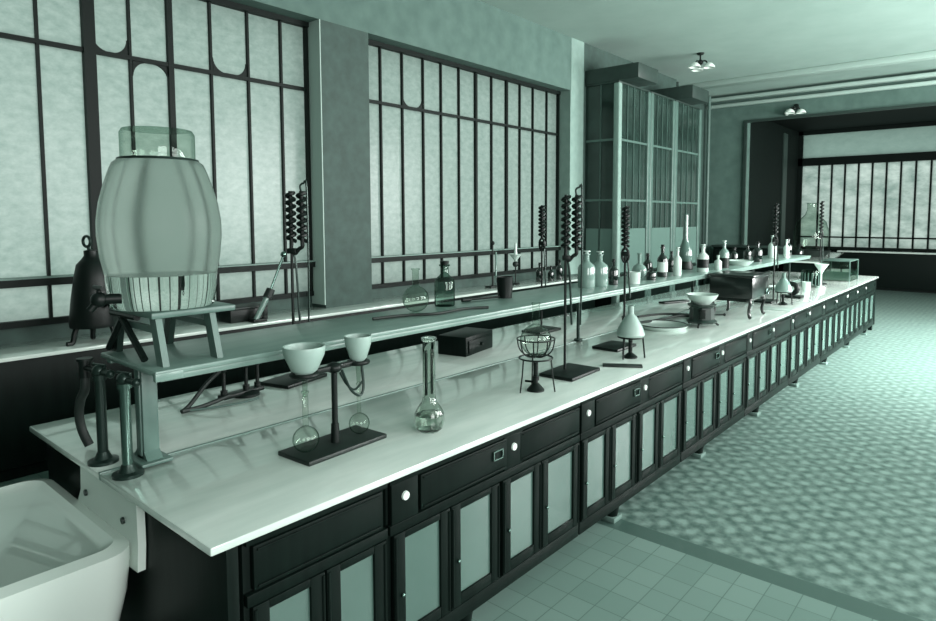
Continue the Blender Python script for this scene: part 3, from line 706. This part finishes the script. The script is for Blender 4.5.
# ---- tripod with round flask and burner
t = thing('tripod', 'wire tripod and basket at the bench edge left of the tall stand', 'tripod', (-2.11, 2.9, ZT), .3)
MB().ring((0, 0, .19), .095, .005).ring((0, 0, .30), .108, .004).build('ring', M['black'], t)
for k in range(3):
    a = 2 * PI * k / 3; cc, ss = math.cos(a), math.sin(a)
    MB().tube([(.092 * cc, .092 * ss, .19), (.10 * cc, .10 * ss, .1), (.115 * cc, .115 * ss, .004)], .0045, 6).build('leg', M['black'], t)
m = MB()
for k in range(4):
    a = PI * k / 4 + .2; cc, ss = math.cos(a), math.sin(a)
    m.tube([(q * cc, q * ss, zz_) for q, zz_ in ((-.108, .30), (-.095, .24), (-.06, .205), (0, .195), (.06, .205), (.095, .24), (.108, .30))], .004, 6, 4)
m.build('basket', M['black'], t)
t = thing('gas_burner', 'black gas burner under the wire basket tripod', 'burner', (-2.11, 2.9, ZT))
MB().lathe([(0, 0), (.05, 0), (.05, .008), (.03, .03), (.016, .045), (0, .045)]).build('base', M['black'], t)
MB().cone((0, 0, .04), (0, 0, .165), .014, n=12).cone((0, 0, .06), (0, 0, .085), .02, n=12).cone((0, 0, .05), (-.06, -.02, .05), .007, n=8).build('barrel', M['black'], t)
round_flask(-2.11, 2.9, ZT + .202, .09, .12, 'clear round flask sitting in the wire basket of the tripod', M['glass'], .02)

o = MB().box(-.13, .13, -.03, .03, 0, .014, .003).build('iron_bar', M['soot']); o.location = (-2.01, 3.74, ZT); o.rotation_euler = (0, 0, .55)
tag(o, 'flat dark bar lying on the bench right of the black square plate', 'bar')

# ---- dome flask on a tripod below the coil
def dome_set(x, y, sc, l1, l2, l3):
    t = thing('tripod', l1, 'tripod', (x, y, ZT), .5)
    MB().ring((0, 0, .15 * sc), .085 * sc, .007).cone((0, 0, .144 * sc), (0, 0, .15 * sc), .08 * sc, n=20).build('ring', M['black'], t)
    for k in range(3):
        a = 2 * PI * k / 3; MB().cone((.085 * sc * math.cos(a), .085 * sc * math.sin(a), .15 * sc), (.1 * sc * math.cos(a), .1 * sc * math.sin(a), .003), .006, n=8).build('leg', M['black'], t)
    f = thing('conical_flask', l2, 'flask', (x, y, ZT + .157 * sc))
    MB().lathe([(0, 0), (.095 * sc, 0), (.10 * sc, .012), (.085 * sc, .06), (.045 * sc, .13), (.022, .155 * sc), (.02, .21 * sc), (.026, .215 * sc), (.016, .215 * sc)]).build('body', M['jar_glass'] if sc < 1 else M['frostedcup'], f)
    b = thing('gas_burner', l3, 'burner', (x, y, ZT))
    MB().lathe([(0, 0), (.05, 0), (.05, .01), (.016, .035), (0, .035)]).build('base', M['black'], b)
    MB().cone((0, 0, .03), (0, 0, .125 * sc), .015, n=12).build('barrel', M['black'], b)
dome_set(-2.10, 4.02, 1.0, 'black tripod under the dome flask, middle of the bench', 'pale dome-shaped flask on the tripod below the single coil', 'black gas burner below the dome flask')
dome_set(-2.06, 7.6, .98, 'black tripod standing behind the black bath on legs', 'pale conical flask on the tripod behind the black bath', 'black gas burner below the pale conical flask behind the bath')
o = MB().box(-.16, .16, -.12, .12, 0, .008, .002).build('tile', M['porcelain']); o.location = (-2.0, 7.2, ZT); tag(o, 'flat pale tile lying on the bench behind the black bath', 'tile')
# ---- shallow glass dish and hoses
t = thing('shallow_dish', 'wide shallow glass dish lying on the bench left of the brown stove', 'dish', (-2.45, 5.3, ZT))
MB().lathe([(0, 0), (.19, 0), (.212, .02), (.216, .035), (.208, .035), (.2, .016), (.18, .006), (0, .006)], n=40).build('bowl', M['porcelain'], t)
MB().ring((0, 0, .036), .212, .005, 40).build('rim', M['black'], t, 'dark rim')
o = MB().tube([(-2.42, 4.5, ZT + .2), (-2.52, 4.75, ZT + .1), (-2.6, 5.2, ZT + .05), (-2.63, 5.55, ZT + .02), (-2.6, 6.0, ZT + .012), (-2.5, 6.05, ZT + .012), (-2.46, 5.95, ZT + .012), (-2.38, 5.83, ZT + .03), (-2.32, 5.77, ZT + .06)], .012, 8, 8).build('rubber_hose', M['black_rubber'])
tag(o, 'black rubber hose snaking over the bench behind the shallow dish to the brown stove', 'hose')
o = MB().tube([(-2.9, 5.7, ZT + .01), (-2.8, 6.0, ZT + .01), (-2.64, 6.12, ZT + .01), (-2.52, 6.2, ZT + .01), (-2.62, 6.35, ZT + .01)], .011, 8, 8).build('rubber_hose', M['black_rubber'])
tag(o, 'short dark hose end coiled on the bench left of the black bath', 'hose')
o = MB().box(-.2, .2, -.05, .05, 0, .02, .006).build('iron_plate', M['black']); o.location = (-3.1, 7.0, ZT); o.rotation_euler = (0, 0, 1.2); tag(o, 'dark flat plate lying under the shelf behind the hose', 'plate')

# ---- brown stove with a white bowl
t = thing('gas_stove', 'small brown metal stove on the bench left of the black bath', 'stove', (-2.22, 5.62, ZT), .4)
MB().lathe([(0, .035), (.13, .035), (.135, .05), (.11, .07), (.105, .175), (.125, .19), (.13, .205), (0, .205)], n=8).build('body', M['brown'], t)
for k in range(3):
    a = 2 * PI * k / 3 + .3; MB().tube([(.11 * math.cos(a), .11 * math.sin(a), .045), (.14 * math.cos(a), .14 * math.sin(a), .02), (.155 * math.cos(a), .155 * math.sin(a), .008)], .009, 8, 4).build('foot', M['black'], t)
MB().box(-.03, .03, -.122, -.09, .08, .165, .004).build('door', M['black'], t)
MB().cone((.09, .05, .1), (.20, .10, .1), .008, n=8).ball((.2, .1, .1), .014).build('tap', M['black'], t)
t = thing('bowl', 'white bowl sitting on top of the small brown stove', 'bowl', (-2.22, 5.62, ZT + .205))
MB().lathe([(0, 0), (.07, 0), (.12, .05), (.14, .085), (.143, .09), (.132, .088), (.11, .05), (.065, .012), (0, .012)]).build('body', M['porcelain'], t)

# ---- black bath on cabriole legs
t = thing('water_bath', 'black rectangular bath raised on four curved legs at the bench edge', 'bath', (-2.21, 6.50, ZT))
MB().box(-.19, .235, -.25, .25, .2, .41, .012).build('tank', M['bath'], t)
MB().box(-.205, .25, -.265, .265, .405, .43, .006).build('lid', M['bath'], t)
MB().prism([(-.18, .2), (.22, .2), (.17, .165), (-.13, .165)], 'y', -.22, .22).build('bottom', M['bath'], t)
for x, y, sx, sy in ((-.15, -.2, -1, -1), (.19, -.2, 1, -1), (.19, .2, 1, 1), (-.15, .2, -1, 1)):
    m = MB().tube([(x, y, .21), (x + sx * .015, y + sy * .015, .15), (x, y, .08), (x + sx * .006, y + sy * .006, .03), (x + sx * .02, y + sy * .02, .012)], .016, 8, 4).ball((x, y, .185), .03)
    m.build('leg', M['bath'], t)
MB().ring((.24, .2, .24), .03, .006, 20, 8, 'x').cone((.22, .2, .27), (.25, .2, .27), .006, n=8).build('handle', M['steel'], t)

# ---- small drum, far glassware
t = thing('drum', 'small black drum on a foot behind the tripod at the bench edge', 'apparatus', (-2.16, 8.35, ZT))
MB().box(-.12, .12, -.08, .08, 0, .03, .004).build('foot', M['black'], t)
MB().ring((0, 0, .115), .055, .032, 24, 10, 'y').box(-.02, .02, -.03, .03, .025, .07).build('ring', M['black'], t)
MB().cone((0, -.03, .115), (0, .03, .115), .03, n=14).build('hub', M['porcelain'], t, 'pale hub')
o = MB().lathe([(0, 0), (.14, 0), (.19, .035), (.195, .04), (.18, .036), (.13, .01), (0, .01)]).build('dish', M['porcelain']); o.location = (-2.5, 9.25, ZT); tag(o, 'white dish on the bench right of the small black drum', 'dish')
o = MB().lathe([(0, 0), (.05, 0), (.055, .11), (.062, .115), (.05, .115), (.045, .01), (0, .01)]).build('beaker', M['porcelain']); o.location = (-2.24, 9.35, ZT); tag(o, 'small white beaker in front of the white dish on the far bench', 'beaker')
t = thing('ribbed_jar', 'greenish ribbed glass jar on the far bench beyond the shelf front', 'jar', (-2.33, 9.95, ZT))
prof = [(0, 0), (.11, 0), (.125, .02), (.125, .20), (.118, .23), (.10, .23), (.10, .02), (0, .015)]
MB().lathe(prof, n=32).build('body', M['glass_smoke'], t)
m = MB()
for k in range(16): a = 2 * PI * k / 16; m.cone((.125 * math.cos(a), .125 * math.sin(a), .02), (.125 * math.cos(a), .125 * math.sin(a), .2), .008, n=6)
m.build('ribs', M['grey_glass'], t)
t = thing('funnel_stand', 'white funnel on a slim white stem left of the farthest stand', 'funnel', (-2.16, 9.8, ZT))
MB().lathe([(0, 0), (.06, 0), (.06, .01), (.014, .03), (.012, .2), (.03, .24), (.09, .33), (.095, .34), (.08, .335), (.02, .25), (0, .24)]).build('body', M['porcelain'], t)
t = thing('glass_tank', 'rectangular glass tank with a pale upper band at the far end of the bench', 'tank', (-2.22, 11.3, ZT))
m = MB(); m.box(-.2, .2, -.32, .32, 0, .012).box(-.2, -.194, -.32, .32, .01, .31).box(.194, .2, -.32, .32, .01, .31).box(-.2, .2, -.32, -.314, .01, .31).box(-.2, .2, .314, .32, .01, .31)
m.build('walls', M['glass'], t)
m = MB()
for x in (-.2, .2):
    for y in (-.32, .32): m.box(x - .008, x + .008, y - .008, y + .008, 0, .315)
m.build('corner_bars', M['hood_frame'], t)
MB().box(-.19, .19, -.31, .31, .012, .15).build('contents', M['grey_glass'], t)
MB().box(-.205, .205, -.325, .325, .31, .325, .004).build('lid', M['hood_frame'], t)
# alcove bench objects
t = thing('carboy', 'big pale glass carboy standing in the alcove before the far window', 'bottle', (-4.0, 17.0, 1.0))
MB().lathe([(0, 0), (.34, 0), (.4, .1), (.4, .55), (.33, .8), (.16, .98), (.11, 1.1), (.11, 1.25), (.14, 1.27), (.1, 1.27)], n=28).build('body', M['glass_pale'], t)
o = MB().lathe([(0, 0), (.25, 0), (.36, .13), (.37, .15), (.33, .14), (.23, .03), (0, .03)]).build('basin', M['soot']); o.location = (-3.75, 16.2, 1.0); tag(o, 'dark basin on the alcove bench in front of the carboy', 'basin')
bottle(-3.7, 14.75, 1.0, .34, .09, 'black bottle on the near end of the alcove bench', M['amber'], 'cork', group=None)

# ================================================================== LIGHT
wd = bpy.data.worlds.new('overcast_sky'); scene.world = wd; wd.use_nodes = True
bg = wd.node_tree.nodes['Background']; bg.inputs[0].default_value = (.88, 1, .96, 1); bg.inputs[1].default_value = 1.0
def area(name, loc, size, size_y, power, rot):
    l = bpy.data.lights.new(name, 'AREA'); l.shape = 'RECTANGLE'; l.size = size; l.size_y = size_y; l.energy = power; l.color = (.97, 1, .98)
    o = bpy.data.objects.new(name, l); COL.objects.link(o); o.location = loc; o.rotation_euler = rot
    return o
for nm, yc, wdt, pw in (('daylight', 0, 2.9, 340), ('daylight', 4.7, 2.9, 360), ('daylight', 9.0, 3.1, 900), ('daylight', 12.9, 2.9, 1100)):
    area(nm, (3.6, yc, 2.7), 3.0, wdt, pw, (0, math.radians(80), 0))   # shines in through the right-hand windows

l = area('daylight', (3.6, 10.6, 3.7), 1.6, 5.0, 520, (0, math.radians(48), 0)); l.data.spread = math.radians(55)   # added narrow lamp for a sunlit floor patch, through the far right-hand windows

# ================================================================== CAMERA
cam = bpy.data.cameras.new('camera'); co = bpy.data.objects.new('camera', cam); COL.objects.link(co)
co.location = (0, 0, 1.9)
cam.sensor_width = 36; cam.lens = 636 / 936 * 36
cam.shift_x = (468 - 500) / 936; cam.shift_y = (264 - 310.5) / 936
co.rotation_euler = (math.radians(90 - 4.137), 0, math.radians(39.304))
cam.clip_end = 100
scene.camera = co
vs_ = scene.view_settings
vs_.view_transform = 'Standard'; vs_.look = 'None'; vs_.exposure = 0; vs_.gamma = 1; vs_.use_curve_mapping = False
scene.cycles.max_bounces = 10; scene.cycles.transparent_max_bounces = 24; scene.cycles.transmission_bounces = 10
scene.cycles.sample_clamp_indirect = 6
